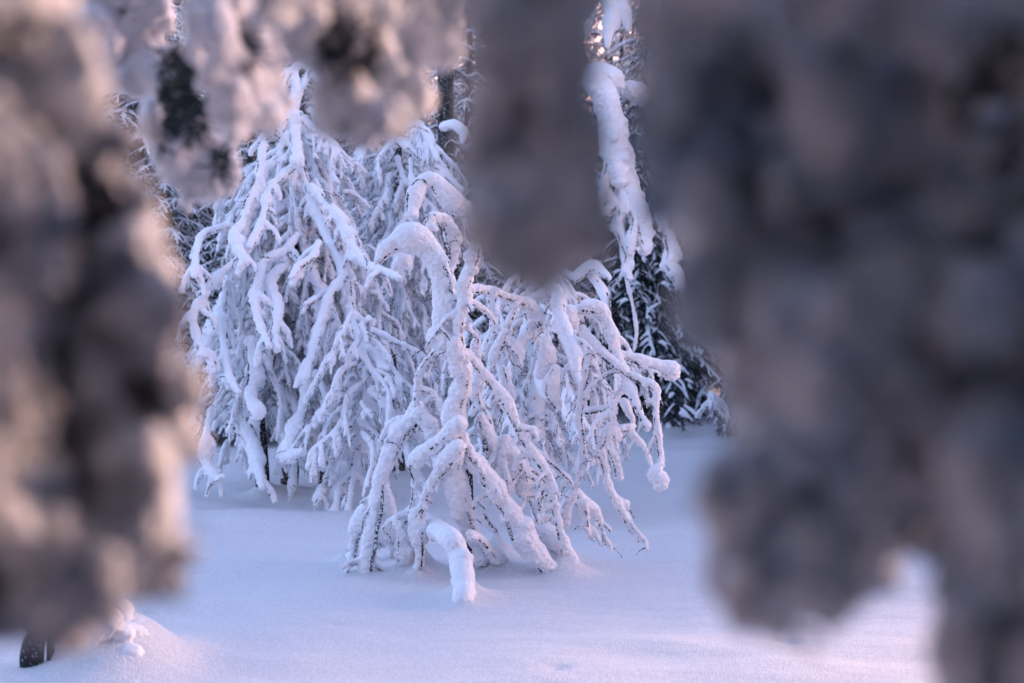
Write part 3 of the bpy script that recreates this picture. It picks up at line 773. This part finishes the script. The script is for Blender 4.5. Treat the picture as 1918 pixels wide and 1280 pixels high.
#======================================================== conifers
def bough_geo(rn, L, dens=1.0, snowy=.7, far=False):
    """a spruce bough: drooping stem, side shoots bristling with needles, snow lying on them"""
    nd, sn = Geo(), Geo()
    P = droop(rn, L, .15, -.75, 0, .12, step=.06)
    nd.tube(P, np.linspace(.014, .005, len(P)), 4)
    shoots = [(P, 1.0)]
    n = int(L / (.075 if not far else .13))
    for k in range(n):
        t = .12 + .85 * k / n
        i = min(len(P) - 2, int(t * (len(P) - 1)))
        for s in (-1, 1):
            if rn.random() < .2: continue
            l = (L * .42 * (1.05 - t) + .08) * rn.uniform(.45, 1.25)
            shoots.append((droop(rn, l, -.1 + rn.uniform(-.3, .1), -1.0, s * rn.uniform(.35, 1.3), .6, step=.05, start=P[i]), .8))
    vv, ff, c = [], [], 0
    for Q, w_ in shoots:
        seg = np.linalg.norm(np.diff(Q, axis=0), axis=1).sum()
        m = int(seg * (230 if not far else 80) * dens)
        for _ in range(m):
            u = rn.random() * (len(Q) - 1.001); i = int(u); p = Q[i] + (Q[i + 1] - Q[i]) * (u - i)
            d = np.array((rn.gauss(0, 1), rn.gauss(0, 1), rn.gauss(-.35, .7))) + (Q[i + 1] - Q[i]) * 16
            d *= rn.uniform(.03, .055) * (1.6 if far else 1) / (np.linalg.norm(d) + 1e-6)
            e = np.cross(d, (rn.gauss(0, 1), rn.gauss(0, 1), rn.gauss(0, 1))); e *= (.0045 if not far else .011) / (np.linalg.norm(e) + 1e-6)
            vv += [p - e, p + e, p + d]; ff.append((c, c + 1, c + 2)); c += 3
    nd.add(vv, ff)
    for j, (Q, w_) in enumerate(shoots):
        if rn.random() < snowy and len(Q) > 3:
            a = rn.randrange(0, max(1, len(Q) // 3)); q = Q[a:]
            if len(q) > 2:
                q, rq = resample(q, np.linspace(.026, .014, len(q)) * w_ * (1.3 if j == 0 else 1), .03 if not far else .06)
                q[:, 2] += .018
                rq = rq * (1 + .55 * vnoise(q + j, 9))
                keep = vnoise(q * 1.0 + j * 3, 7) > (-.25 if not far else -.6)
                a = 0
                while a < len(q):
                    b = a
                    while b < len(q) and keep[b]: b += 1
                    if b - a >= 3: sn.tube(q[a:b], rq[a:b], 6 if not far else 5, .3)
                    a = b + 1
    return nd, sn

rn = random.Random(5)
BOUGH = []
for k in range(6):
    nd, sn = bough_geo(rn, rn.uniform(1.0, 1.4), 1.3, .5)
    BOUGH.append((nd.mesh("branch", M_NEEDLE), snow_mesh(sn, "snow", M_SNOW, .013, .005, 60, .004, 20, 1)))
CF = empty("spruce_tree", (at(1205, 800, 23.5)[0], 23.5, .3), 'dark spruce dusted with thin snow strips behind the white column', 'tree')
g = Geo(); P, r = resample([np.array((0, 0, -.1)), np.array((0, 0, 3)), np.array((.1, 0, 7.2))], [.13, .08, .02], .3)
g.tube(P, r, 10); link("trunk", g.mesh("trunk", M_TRUNK), CF)
for k in range(210):
    z = .95 + 6.1 * (k / 210) ** 1.05
    az = k * 2.39996 + rn.uniform(-.3, .3)
    s = np.interp(z, [.9, 2.2, 4, 7.2], [1.75, 1.15, .65, .2]) * rn.uniform(.75, 1.2)
    put_limb(CF, rn.choice(BOUGH), (CF.location.x, CF.location.y, z), az, s, rn.choice((1, -1)), tilt=rn.uniform(.1, .5))
# its skirt sweeping right down to the snow
CF2 = empty("spruce_tree", (at(1378, 810, 21.8)[0], 21.8, 0), 'small dark spruce with snow-tipped boughs at the edge of the shaded hollow', 'tree')
g = Geo(); g.tube([(0, 0, -.2), (0, 0, .8), (0, 0, 1.6)], [.06, .04, .015], 8); link("trunk", g.mesh("trunk", M_TRUNK), CF2)
for k in range(110):
    z = .3 + 1.1 * (k / 110)
    put_limb(CF2, rn.choice(BOUGH), (CF2.location.x, CF2.location.y, z), k * 2.39996, np.interp(z, [.3, 1.5], [.6, .25]) * rn.uniform(.5, 1.15), rn.choice((1, -1)), tilt=rn.uniform(.3, 1.0))

# ---- trees of the far forest, four shared kinds
def merge(dst, geo, az, s, loc):
    if not geo.v: return
    V, Fa = geo.arrays()
    c, q = math.cos(az), math.sin(az)
    V = V * s
    W = np.stack([V[:, 0] * c - V[:, 1] * q, V[:, 0] * q + V[:, 1] * c, V[:, 2]], 1) + np.array(loc)
    dst.add(W, Fa)
far_b = [bough_geo(rn, rn.uniform(1.2, 1.6), .8, .95, True) for _ in range(5)]
FAR = []
for v in range(4):
    hgt = (9.5, 8.0, 11.0, 6.5)[v]
    cr_, sn_, tr_ = Geo(), Geo(), Geo()
    nb = 150 if v != 3 else 110
    for k in range(nb):
        t = (k / nb)
        z = .5 + (hgt - .6) * t
        s = (1 - t) ** .75 * (1.15, 1.0, 1.35, .95)[v] * rn.uniform(.75, 1.2) + .12
        nd, sn = rn.choice(far_b)
        merge(cr_, nd, k * 2.39996, s, (0, 0, z)); merge(sn_, sn, k * 2.39996, s, (0, 0, z + .01))
    tr_.tube([(0, 0, -.4), (0, 0, hgt * .5), (0, 0, hgt)], [.17, .1, .02], 8)
    FAR.append((tr_.mesh("trunk", M_TRUNK), cr_.mesh("crown", M_NEEDLE_F, False), sn_.mesh("snow", M_SNOW)))

def far_tree(px, Y, v, s, label, group='snowy spruces of the forest behind the clearing'):
    x = at(px, 640, Y)[0]
    z = float(ground_z(np.array([x]), np.array([Y]))[0])
    t = empty("spruce_tree", (x, Y, z - .1), label, 'tree', group)
    t.rotation_euler = (0, 0, rnd.uniform(0, 6.28)); t.scale = (s * rnd.uniform(.9, 1.15), s * rnd.uniform(.9, 1.15), s)
    link("trunk", FAR[v][0], t)
    c = link("crown", FAR[v][1], t)
    link("snow", FAR[v][2], c)
    return t

TREES = []
for px, Y, v, s in ((310, 21, 3, 1.0), (395, 24, 0, .95), (470, 20.5, 1, .85), (350, 29, 2, .95), (560, 23, 0, .95), (640, 27, 2, .9), (700, 22, 1, .95), (790, 28, 0, 1.05),
                    (880, 23.5, 2, .8), (960, 26, 0, 1.0), (1060, 29, 1, 1.2), (1230, 27, 2, 1.0), (1290, 30, 0, 1.05), (1370, 27, 1, 1.1), (1450, 32, 2, 1),
                    (230, 26, 0, 1.1), (120, 22, 1, 1.1), (10, 25, 2, 1), (1560, 26, 0, 1), (1680, 23, 3, 1.2), (1800, 27, 1, 1.1), (1930, 24, 2, 1), (255, 21.5, 2, .95), (330, 33, 2, 1.3), (280, 39, 2, 1.5), (1140, 45, 2, 1.6), (1165, 38, 1, 1.3), (450, 43, 2, 1.6), (570, 45, 2, 1.6), (180, 35, 2, 1.4), (60, 22, 0, 1.0),
                    (420, 36, 2, 1.2), (520, 38, 0, 1.4), (620, 35, 2, 1.2), (740, 38, 2, 1.3), (840, 36, 0, 1.4), (930, 38, 2, 1.2), (1020, 37, 0, 1.4), (1205, 41, 2, 1.3), (1250, 37, 0, 1.4), (1340, 38, 2, 1.2)):
    kind = ('tall full-skirted', 'slender open', 'broad high-crowned', 'short dense')[v] + ' snow-dusted spruce '
    row = 'in the front row' if Y < 25 else 'in the second row' if Y < 31 else 'deep in the forest' if Y < 38.5 else 'farthest back'
    where = (' beyond the left foreground' if px < 290 else ' just left of the weeping birch' if px < 400 else ' behind the weeping birch flank' if px < 500 else ' behind the weeping birch crown' if px < 640
             else ' behind the fine-twigged birch' if px < 800 else ' in the gap by the dark trunk' if px < 900 else ' behind the hanging snow finger' if px < 1100 else ' behind the white snow column' if px < 1260
             else ' right of the dark spruce' if px < 1420 else ' behind the right foreground')
    far_tree(px, Y, v, s, kind + row + where)

# bare dark trunk standing in the gap above the arch
DT = empty("spruce_tree", (at(838, 700, 18.5)[0], 18.5, 0), 'dark bare trunk with a few snowy boughs in the gap left of the hanging branch', 'tree')
g = Geo(); g.tube([(0, 0, -.1), (.02, 0, 2.4), (-.02, 0, 4.6), (-.06, 0, 7.5)], [.15, .13, .11, .06], 10); link("trunk", g.mesh("trunk", M_TRUNK), DT)
for k in range(30):
    z = 2.6 + 4.6 * k / 30
    if 4.1 < z < 5.0 and k % 2: continue
    put_limb(DT, rn.choice(BOUGH), (DT.location.x, DT.location.y, z), k * 2.39996, rn.uniform(.35, .6), rn.choice((1, -1)), tilt=rn.uniform(-.1, .3))

# small snowed-over sapling and mound in the hollow on the right
SP = empty("sapling", (at(1335, 815, 20.5)[0], 20.5, 0), 'small bent sapling buried in frosted snow beside the shaded hollow', 'sapling')
for k in range(9):
    put_limb(SP, rn.choice(KIT_SHORT)[:2], (SP.location.x + rn.uniform(-.1, .1), 20.5, .55 + .25 * rn.random()), k * 2.4, rn.uniform(.6, .9))
SP2 = empty("sapling", (at(1215, 740, 24)[0], 24, 0), 'low snow-curled sapling at the foot of the dark spruce', 'sapling')
for k in range(10):
    put_limb(SP2, rn.choice(KIT_MID)[:2], (SP2.location.x + rn.uniform(-.3, .3), 24, .75 + .25 * rn.random()), k * 2.4, rn.uniform(.6, .8))

# ---- dark trunk with a snow collar in the lower left corner
ST = empty("tree_stump", (at(60, 1290, 6.35)[0], 6.35, 0), 'dark broken tree stump beside the heaped snow in the lower left corner', 'stump')
g = Geo(); P, r = resample([(0, 0, -.1), (.0, 0, .1), (.015, 0, .2), (-.01, 0, .27), (.01, .02, .36), (.03, .02, .44)], [.06, .055, .036, .06, .05, .02], .02)
g.tube(P, r * (1 + .2 * vnoise(P, 22)), 10); link("trunk", g.mesh("trunk", M_STUMP), ST)
g = Geo(); P, r = resample([(.07, .03, -.1), (.075, .03, .2), (.09, .03, .42)], [.02, .016, .012], .03)
g.tube(P, r, 8); link("branch", g.mesh("branch", M_TRUNK), ST)
g = Geo()
for k in range(46):
    a_ = rn.uniform(.12, .56)
    g.blob((a_, rn.uniform(-.1, .3), rn.uniform(-.02, .27 - 1.1 * abs(a_ - .34))), rn.uniform(.05, .10))
g.tube([(.36, .1, 0), (.37, .1, .2), (.35, .1, .30)], [.09, .08, .05], 10)
link("snow", snow_mesh(g, "snow", M_SNOW, .011, .012, 48, .022, 12, 1), ST)

#======================================================== near branches, out of focus
def inside(poly, x, y):
    c = False; j = len(poly) - 1
    for i in range(len(poly)):
        xi, yi = poly[i]; xj, yj = poly[j]
        if (yi > y) != (yj > y) and x < (xj - xi) * (y - yi) / (yj - yi) + xi: c = not c
        j = i
    return c
def edge_dist(poly, x, y):
    d = 1e9
    for i in range(len(poly)):
        x0, y0 = poly[i - 1]; x1, y1 = poly[i]
        l2 = (x1 - x0) ** 2 + (y1 - y0) ** 2 + 1e-9
        t = max(0, min(1, ((x - x0) * (x1 - x0) + (y - y0) * (y1 - y0)) / l2))
        d = min(d, math.hypot(x - x0 - t * (x1 - x0), y - y0 - t * (y1 - y0)))
    return d

def near_mass(tree, poly, Y0, depth, nstr, rpx, holes, seed, voxel=.006, dens=1.0, lean=0.0, mat=None):
    """snow-clotted branchlets that hang side by side and together fill an outline; holes are (px, py, radius px)"""
    rn = random.Random(seed)
    xs = [p[0] for p in poly]; ys = [p[1] for p in poly]
    x0, x1, y0, y1 = min(xs), max(xs), min(ys), max(ys)
    strands = [(Geo(), Geo(), []) for _ in range(nstr)]
    area = 0
    n = int((x1 - x0) * (y1 - y0) / (rpx * rpx) * 3.2 * dens)
    for _ in range(n):
        x, y = rn.uniform(x0, x1), rn.uniform(y0, y1)
        if not inside(poly, x, y): continue
        r = rpx * rn.choice((.35, .55, .75, .95, 1.15)) * rn.uniform(.85, 1.15)
        e = edge_dist(poly, x, y)
        if e < r * .8:
            r = max(e * 1.5, rpx * .42)
        if e < rpx * .14: continue
        hole = 0
        for hx, hy, hr in holes:
            d = math.hypot(x - hx, y - hy)
            if d < hr * .85 + r * .45: hole = 1
        if hole: continue
        q = np.array([[x / 300, y / 300, seed]])
        rec = vnoise(q, 1.9)[0]                  # folds: neighbouring clots sit nearer or farther
        Y = Y0 + depth * (.35 + .5 * rec) + rn.uniform(-.15, .15) * depth + lean * (x - max(x0, 0)) / 400
        k = int((x - x0 + 40 * math.sin(y / 130 + seed)) / (x1 - x0) * nstr); k = max(0, min(nstr - 1, k))
        p = at(x, y, Y)
        strands[k][0].blob(p, r / F * Y * .94, (1, 1.1, rn.uniform(.95, 1.6)))
        strands[k][2].append((y, p))
    for sn, tg, pts in strands:
        if len(pts) < 4: continue
        pts.sort(key=lambda a: a[0])
        path = [np.mean([p for _, p in pts[i:i + 6]], axis=0) + np.array((0, .03, 0)) for i in range(0, len(pts), 6)]
        if len(path) > 2:
            P, r = resample(path, [.007] * len(path), .03)
            P = np.array([p for p in P if edge_dist(poly, p[0] / p[1] * F + 959, 640 - (p[2] - H) / p[1] * F) > 40 and inside(poly, p[0] / p[1] * F + 959, 640 - (p[2] - H) / p[1] * F)])
            if len(P) > 3: tg.tube(P, r[:len(P)], 6)
        # needles and fine twigs bristling behind and between the clots
        vv, ff, c = [], [], 0
        for _, p in pts[::3]:
            px_, py_ = p[0] / p[1] * F + 959, 640 - (p[2] - H) / p[1] * F
            if edge_dist(poly, px_, py_) < rpx * 1.3: continue
            for _ in range(22):
                b = p + np.array((rn.gauss(0, .016), rn.gauss(.03, .03), rn.gauss(0, .016))) * Y0
                d = np.array((rn.gauss(0, 1), rn.gauss(0, .4), rn.gauss(-.5, 1))); d *= .022 / np.linalg.norm(d)
                e = np.cross(d, (rn.gauss(0, 1), rn.gauss(0, 1), rn.gauss(0, 1))); e *= .0016 / (np.linalg.norm(e) + 1e-6)
                vv += [b - e, b + e, b + d]; ff.append((c, c + 1, c + 2)); c += 3
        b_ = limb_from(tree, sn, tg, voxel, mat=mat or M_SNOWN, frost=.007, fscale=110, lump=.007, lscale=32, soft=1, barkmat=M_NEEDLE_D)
        if vv:
            ng = Geo(); ng.add(np.array(vv) - np.array(tree.location), ff); link("needles", ng.mesh("needles", M_NEEDLE_D, False), b_)
    # dark backing of needles inside the holes
    for hx, hy, hr in holes:
        g = Geo(); vv, ff, c = [], [], 0
        for _ in range(int(900 + hr * 40)):
            a, q = rn.uniform(0, 6.28), math.sqrt(rn.random()) * (hr + rpx * .8)
            x, y = hx + q * math.cos(a), hy + q * math.sin(a)
            if not inside(poly, x, y) or edge_dist(poly, x, y) < 45: continue
            b = at(x, y, Y0 + depth * rn.uniform(.8, 1.8))
            d = np.array((rn.gauss(0, 1), rn.gauss(0, .6), rn.gauss(-.3, 1))); d *= .022 * Y0 / np.linalg.norm(d)
            e = np.cross(d, (rn.gauss(0, 1), rn.gauss(0, 1), rn.gauss(0, 1))); e *= .0026 * Y0 / (np.linalg.norm(e) + 1e-6)
            vv += [b - e, b + e, b + d]; ff.append((c, c + 1, c + 2)); c += 3
        if vv:
            g.add(np.array(vv) - np.array(tree.location), ff)
            link("needles", g.mesh("needles", M_NEEDLE_D, False), tree)

POLY_L = [(-260, -250), (90, -250), (120, -40), (150, 60), (222, 170), (250, 250), (268, 340), (300, 440), (325, 540), (340, 640), (372, 700), (388, 770), (378, 830), (345, 858), (318, 885), (325, 960), (352, 1030), (345, 1090), (300, 1130), (240, 1160), (150, 1185), (60, 1200), (0, 1190), (-260, 1180)]
NL = empty("spruce_tree", (-.95, 1.15, 0), 'out-of-focus snow-clotted spruce filling the whole left edge of the view', 'tree')
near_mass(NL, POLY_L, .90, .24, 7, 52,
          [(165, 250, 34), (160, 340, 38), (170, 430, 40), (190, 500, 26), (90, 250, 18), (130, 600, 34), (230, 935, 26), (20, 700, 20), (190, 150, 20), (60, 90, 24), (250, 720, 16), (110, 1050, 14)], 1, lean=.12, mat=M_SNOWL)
POLY_C = [(865, -250), (1150, -250), (1115, 20), (1112, 90), (1130, 200), (1138, 300), (1142, 380), (1136, 450), (1105, 500), (1040, 526), (958, 522), (896, 485), (868, 400), (868, 250), (872, 120), (862, 40)]
NC = empty("snowy_branch", (.12, .9, 0), 'blurred hanging snow finger of a branch dipping into the centre of the view', 'branch')
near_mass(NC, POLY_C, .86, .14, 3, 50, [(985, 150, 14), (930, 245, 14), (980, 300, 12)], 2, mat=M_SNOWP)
POLY_T = [(470, -250), (885, -250), (850, 20), (850, 90), (822, 130), (812, 185), (780, 225), (720, 238), (690, 270), (640, 275), (600, 240), (590, 200), (596, 160), (560, 110), (515, 62), (480, 10)]
NT = empty("snowy_branch", (-.3, 1.4, 0), 'blurred warm-edged clump of snowy branches hanging at the top left of centre', 'branch')
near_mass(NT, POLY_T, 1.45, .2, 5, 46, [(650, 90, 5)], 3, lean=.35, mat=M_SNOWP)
POLY_R = [(1215, -250), (1200, 20), (1215, 70), (1195, 130), (1180, 200), (1178, 290), (1205, 360), (1240, 430), (1286, 420), (1276, 480), (1272, 560), (1290, 650), (1340, 710), (1385, 770), (1392, 820), (1330, 850), (1312, 905), (1325, 980), (1335, 1080), (1370, 1145), (1430, 1180), (1480, 1190), (1502, 1222), (1535, 1165), (1600, 1140), (1650, 1070), (1690, 1050), (1755, 1062), (1768, 1130), (1745, 1200), (1765, 1290), (1800, 1450), (2150, 1450), (2150, -250)]
NR = empty("spruce_tree", (1.0, 1.1, 0), 'out-of-focus bluish snow-laden spruce covering the whole right side of the view', 'tree')
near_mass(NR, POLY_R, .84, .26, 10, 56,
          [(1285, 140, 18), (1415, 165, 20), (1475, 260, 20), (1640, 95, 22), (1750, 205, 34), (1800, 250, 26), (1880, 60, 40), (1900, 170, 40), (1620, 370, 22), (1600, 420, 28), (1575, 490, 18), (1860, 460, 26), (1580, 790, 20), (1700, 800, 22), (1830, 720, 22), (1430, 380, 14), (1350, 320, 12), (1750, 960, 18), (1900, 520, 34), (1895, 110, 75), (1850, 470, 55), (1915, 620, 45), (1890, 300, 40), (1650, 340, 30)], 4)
for T_ in (NL, NR):
    g = Geo(); g.tube([(0, 0, -.2), (.02, 0, 1.2), (-.02, 0, 3.0), (0, 0, 5.5)], [.11, .10, .07, .02], 10)
    link("trunk", g.mesh("trunk", M_TRUNK), T_)
POLY_A = [(40, -160), (318, -160), (325, 20), (345, 90), (343, 140), (320, 188), (285, 196), (240, 186), (190, 160), (130, 120), (70, 40)]
NA = empty("snowy_branch", (-.9, 3.1, 0), 'softly blurred fluffy white snow clump hanging near the upper left corner', 'branch')
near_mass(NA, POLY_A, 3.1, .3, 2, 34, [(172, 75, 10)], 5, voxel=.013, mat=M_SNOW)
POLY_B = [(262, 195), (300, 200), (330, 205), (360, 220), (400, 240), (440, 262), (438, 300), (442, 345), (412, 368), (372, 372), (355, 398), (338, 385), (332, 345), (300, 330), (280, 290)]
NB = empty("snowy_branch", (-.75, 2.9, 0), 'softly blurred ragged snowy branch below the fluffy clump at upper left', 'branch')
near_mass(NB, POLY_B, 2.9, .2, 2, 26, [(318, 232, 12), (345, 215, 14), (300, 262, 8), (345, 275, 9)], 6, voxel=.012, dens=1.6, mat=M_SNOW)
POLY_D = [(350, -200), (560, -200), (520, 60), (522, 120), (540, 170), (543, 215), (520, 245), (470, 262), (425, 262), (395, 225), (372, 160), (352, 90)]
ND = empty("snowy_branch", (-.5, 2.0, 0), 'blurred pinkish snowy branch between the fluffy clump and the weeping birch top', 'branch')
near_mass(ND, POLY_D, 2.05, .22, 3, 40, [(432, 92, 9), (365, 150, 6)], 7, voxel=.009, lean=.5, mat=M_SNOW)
# dark sprays seen through the gap between those clumps
g = Geo(); vv, ff, c = [], [], 0
for _ in range(2600):
    x, y = rn.uniform(300, 430), rn.uniform(80, 330)
    if vnoise(np.array([[x / 30, y / 30, 1.0]]), 1)[0] < -.15: continue
    b = at(x, y, rn.uniform(2.75, 3.4)); d = np.array((rn.gauss(0, 1), rn.gauss(0, 1), rn.gauss(-.4, 1))); d *= .045 / np.linalg.norm(d)
    e = np.cross(d, (rn.gauss(0, 1), rn.gauss(0, 1), rn.gauss(0, 1))); e *= .004 / np.linalg.norm(e)
    vv += [b - e, b + e, b + d]; ff.append((c, c + 1, c + 2)); c += 3
g.add(np.array(vv) - np.array(NB.location), ff); link("needles", g.mesh("needles", M_NEEDLE, False), NB)

# the crown the camera looks out from: its own snowy boughs overhead and behind
OV = empty("spruce_tree", (.3, -1.6, 0), 'large snow-covered spruce whose low crown overhangs the viewpoint', 'tree')
g = Geo(); g.tube([(0, 0, -.3), (0, 0, 2.5), (0, 0, 6)], [.2, .16, .08], 10); link("trunk", g.mesh("trunk", M_TRUNK), OV)
for k in range(260):
    az = k * 2.39996
    z = .6 + 4.8 * (k / 260)
    rr = rn.uniform(.2, .9)
    loc = (OV.location.x + rr * math.cos(az), OV.location.y + rr * math.sin(az), z)
    if z < 2.4 and math.sin(az) > .3: continue
    pair = rn.choice(BOUGH)
    s = rn.uniform(1.2, 1.7)
    if math.sin(az) > -.1:
        # nothing may dip in front of the lens
        if z - 1.6 * s < 2.0: continue
    put_limb(OV, pair[:2], loc, az, s, rn.choice((1, -1)), tilt=-.25)

for k in range(70):            # unseen boughs added below and above the frame to block bounce and sky
    x, y = rn.uniform(-2.0, 2.0), rn.uniform(-1.8, .75)
    low = k % 2
    s = rn.uniform(.9, 1.3)
    z = rn.uniform(.5, 1.0) if low else rn.uniform(2.35, 3.4)
    if not low: y += .3
    put_limb(OV, rn.choice(BOUGH), (x, y, z), rn.uniform(0, 6.28), s, 1, tilt=.0 if low else -.35)

for k in range(90):            # boughs added out of frame on either side to shade the near masses
    right = k % 3 > 0
    T_ = NR if right else NL
    x = rn.uniform(.65, 1.5) * (1 if right else -1)
    put_limb(T_, rn.choice(BOUGH), (x, rn.uniform(-.6, .35), rn.uniform(.9, 2.6)), (0 if right else math.pi) + rn.uniform(-.9, .9) - (.6 if right else -.6), rn.uniform(.7, 1.0), 1)

# unseen spruces added beside and behind the viewpoint to darken the foreground
for x, y, v, s in ((6.7, 2.6, 0, 1.1), (7.3, .6, 2, 1.0), (5.2, -.6, 0, 1.0), (6.6, -2.4, 0, 1.1), (-3.2, -.6, 1, 1.0), (3.3, -.8, 0, .9), (-1.9, -2.9, 0, 1.0), (2.2, -3.2, 1, 1.1), (-5.0, 1.6, 0, 1.0), (5.2, 1.4, 1, 1.0), (-4.5, -4.2, 2, 1.1), (4.8, -4.4, 2, 1.1), (-7.5, -1.5, 2, 1.1), (7.8, -1.5, 2, 1.1), (-8.5, -7, 2, 1.3), (9, -7, 2, 1.3)):
    t = empty("spruce_tree", (x, y, -.1), 'snow-dusted spruce added unseen around the viewpoint to shade the foreground', 'tree', 'added spruces shading the viewpoint')
    t.rotation_euler = (0, 0, rnd.uniform(0, 6.28)); t.scale = (s * 1.25, s * 1.25, s)
    link("trunk", FAR[v][0], t); c = link("crown", FAR[v][1], t); link("snow", FAR[v][2], c)

# unseen spruces added on the right to keep the low sun off the clearing
for x, y, v, s in ((4.1, 5.6, 0, .95), (6.3, 12.2, 2, 1.0), (6.6, 14.3, 0, 1.2), (7.6, 16.3, 2, 1.1), (8.6, 18.6, 0, 1.3), (10.0, 21, 2, 1.2), (8.8, 14.2, 0, 1.2), (10.2, 17.4, 2, 1.2), (12, 21, 0, 1.5), (13, 24.5, 2, 1.4), (15, 27.5, 2, 1.5), (17.5, 30.5, 2, 1.5), (14.5, 21.5, 2, 1.5), (17, 26, 2, 1.6)):
    t = empty("spruce_tree", (x, y, float(ground_z(np.array([x]), np.array([y]))[0]) - .1), 'tall unseen spruce added right of the clearing to block the low sun', 'tree', 'added spruces blocking the sun from the right')
    t.rotation_euler = (0, 0, rnd.uniform(0, 6.28)); t.scale = (s * 1.2, s * 1.2, s)
    link("trunk", FAR[v][0], t); c = link("crown", FAR[v][1], t); link("snow", FAR[v][2], c)

build_ground()
run_snow_jobs()
